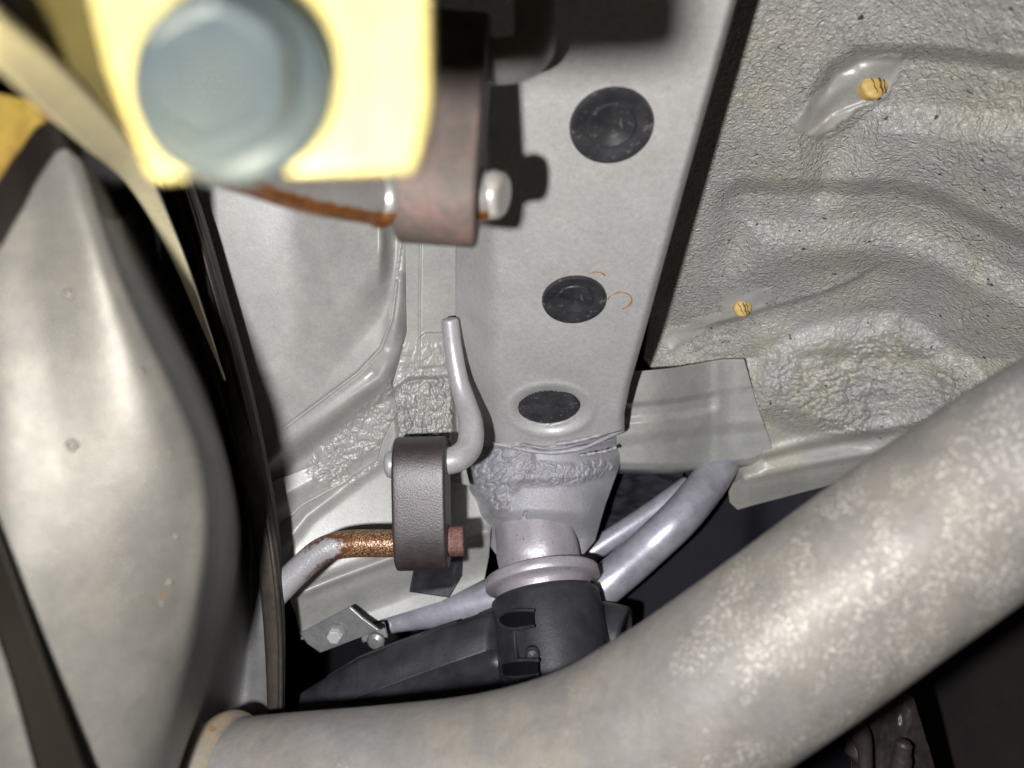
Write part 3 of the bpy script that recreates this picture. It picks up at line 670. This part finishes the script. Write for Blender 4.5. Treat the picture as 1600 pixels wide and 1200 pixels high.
ribbon('shade_strip', [(-75, 780, .174), (-40, 900, .174), (10, 1040, .174), (62, 1230, .176)], [(-30, 760, .1735), (22, 900, .1745), (72, 1040, .176), (142, 1230, .180)], M['band'], muf, solid=.001)  # dark ribbon stands in for a shadow across the shell

# ------------------------------------------------------------ exhaust pipe
pipe = empty('exhaust_pipe', pc(1000, 1120, .2), 'fat speckled grey exhaust pipe bending up across the lower right corner', 'exhaust pipe')
PP = [(290, 1262, .245), (400, 1252, .236), (600, 1238, .228), (780, 1222, .217), (930, 1186, .206), (1060, 1115, .197), (1200, 1018, .188), (1400, 872, .178), (1600, 735, .170), (1800, 620, .16)]
PP = [(a_, b_, d_*1.25) for a_, b_, d_ in PP]
o = sweep('pipe_tube', PP, [.0315, .0315, .0315, .0315, .0313, .0306, .0296, .0282, .0268, .0255], M['pipe'], pipe, n=96, m=260, feat=lambda th, q: .0003*np.sin(3*th+q*14))
me = o.data; a = me.attributes.new('speck', 'FLOAT', 'POINT')
c = np.array([list(v.co) for v in me.vertices])+np.array(o.location)+np.array(pipe.location); q = (c-T3) @ R3; u = 800-q[:, 0]*F/q[:, 2]
a.data.foreach_set('value', np.clip(.16*sm(u, 920, 1150)-.12*(u < 950)+.5*(fbm(u/60, np.arange(len(u))%96/7., 2)-.52), -.3, .16))
sweep('pipe_bead', [(338, 1258, .2985), (349, 1257, .2980), (362, 1256, .2975), (374, 1255, .2970)], [.0322, .0350, .0350, .0322], M['weld'], pipe, n=80, m=16, cap=.05)

# ------------------------------------------------------------ yellow bracket and bolt
yb = empty('yellow_bracket', pc(400, 140, .08), 'glaring yellow zinc bracket plate with a big blue grey bolt, very close, top left', 'bracket')
DB = .082
def d_yb(U, V): return DB+0*U-.000008*(V-150)
patch('bracket_plate', [(118, -120), (142, 0), (170, 110), (236, 274)], [(668, -120), (664, 60), (666, 150), (630, 260)], d_yb, 90, 60, M['zinc_yellow'], yb, solid=.0022,
      mids=[[(200, -120), (220, 0), (250, 150), (290, 270)], [(560, -120), (560, 0), (560, 150), (560, 262)]],
      feat=lambda U, V: .0005*np.exp(-((U-548)/26)**2)+.0006*np.exp(-((U-205)/22)**2-((V-60)/60)**2)+.0042*sm(U, 570, 670)-.0015*(1-sm(U, 140, 200)))
patch('bracket_side', [(-40, -80), (60, 60), (130, 130), (225, 255)], [(118, -120), (142, 0), (172, 110), (240, 286)], lambda U, V: .098+.00018*np.maximum(V, -60), 30, 30, M['olive'], yb)
AB = np.array([.0, .05, 1.])
pb = pc(368, 136, DB-.0004)
bolt = bpy.data.objects.new('bolt', None); COL.objects.link(bolt); bolt.parent = yb; bolt.location = Vector(c2w(pb))-yb.location; bolt['label'] = 'big blurred blue grey bolt head'
lathe('bolt_flange', pb, AB, [(.0110, -.001), (.0113, .0004), (.0110, .0016), (.0099, .0026), (.0084, .0030)], M['bolt_blue'], bolt, n=64)
lathe('bolt_head', pb+np.array([-.0010, -.0008, 0])+AB/np.linalg.norm(AB)*.0012, AB, [(.0092, 0), (.0090, .0022), (.0083, .0034), (.0074, .0036), (.0066, .0031), (.0001, .0030)], M['bolt_blue'], bolt, n=48, feat=lambda th, z, r: .00025*np.cos(6*th))

# ------------------------------------------------------------ dark liner and things behind
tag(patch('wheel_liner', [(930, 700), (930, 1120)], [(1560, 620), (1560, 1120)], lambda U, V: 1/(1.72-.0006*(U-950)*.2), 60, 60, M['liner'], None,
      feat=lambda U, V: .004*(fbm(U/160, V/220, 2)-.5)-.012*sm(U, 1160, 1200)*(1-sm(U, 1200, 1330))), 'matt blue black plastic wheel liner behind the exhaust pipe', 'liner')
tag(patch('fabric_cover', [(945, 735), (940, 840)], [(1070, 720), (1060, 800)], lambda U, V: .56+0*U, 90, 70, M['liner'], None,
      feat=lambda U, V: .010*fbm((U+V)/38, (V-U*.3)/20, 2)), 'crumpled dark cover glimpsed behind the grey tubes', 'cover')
brake = empty('brake_drum', pc(1500, 1120, .42), 'dark brown round drum in shadow at the bottom right corner', 'brake drum')
lathe('drum', pc(1700, 1300, .46), (-.62, .38, .35), [(.10, -.09), (.145, -.088), (.150, -.06), (.150, -.010), (.146, .0), (.12, .004), (.05, .010), (0, .010)], M['tyre'], brake, n=120)
cal = empty('greasy_casting', pc(1380, 1150, .40), 'greasy dark metal casting with bolt and pipe stub under the exhaust pipe', 'casting')
def d_ca(U, V): return .405+.00006*(U-1380)
patch('casting_body', [(1340, 1085), (1345, 1260)], [(1428, 1090), (1480, 1260)], d_ca, 70, 70, M['greasy'], cal, solid=.01, feat=lambda U, V: .007*fbm(U/28, V/36, 3))
lathe('casting_bolt', pc(1408, 1192, .392), (.05, 1, .15), [(.0050, -.006), (.0052, .002), (.0048, .004), (.0042, .0045), (.0042, .011), (.0030, .0125), (0, .013)], M['greasy'], cal, n=28)
sweep('pipe_stub', [(1335, 1130, .39), (1345, 1150, .39), (1352, 1180, .39), (1352, 1230, .39)], [.0045, .0052, .0036, .0036], M['greasy'], cal, n=24, m=40)
und = patch('shade_sheet', [(-1400, -1200), (-1400, 2400)], [(3000, -1200), (3000, 2400)], lambda U, V: .80+0*U, 4, 4, M['shade_sheet'], None); und['kind'] = 'structure'  # black sheet added behind everything as unlit depth
tag(und, 'added shade-black underside behind the parts', 'backing')
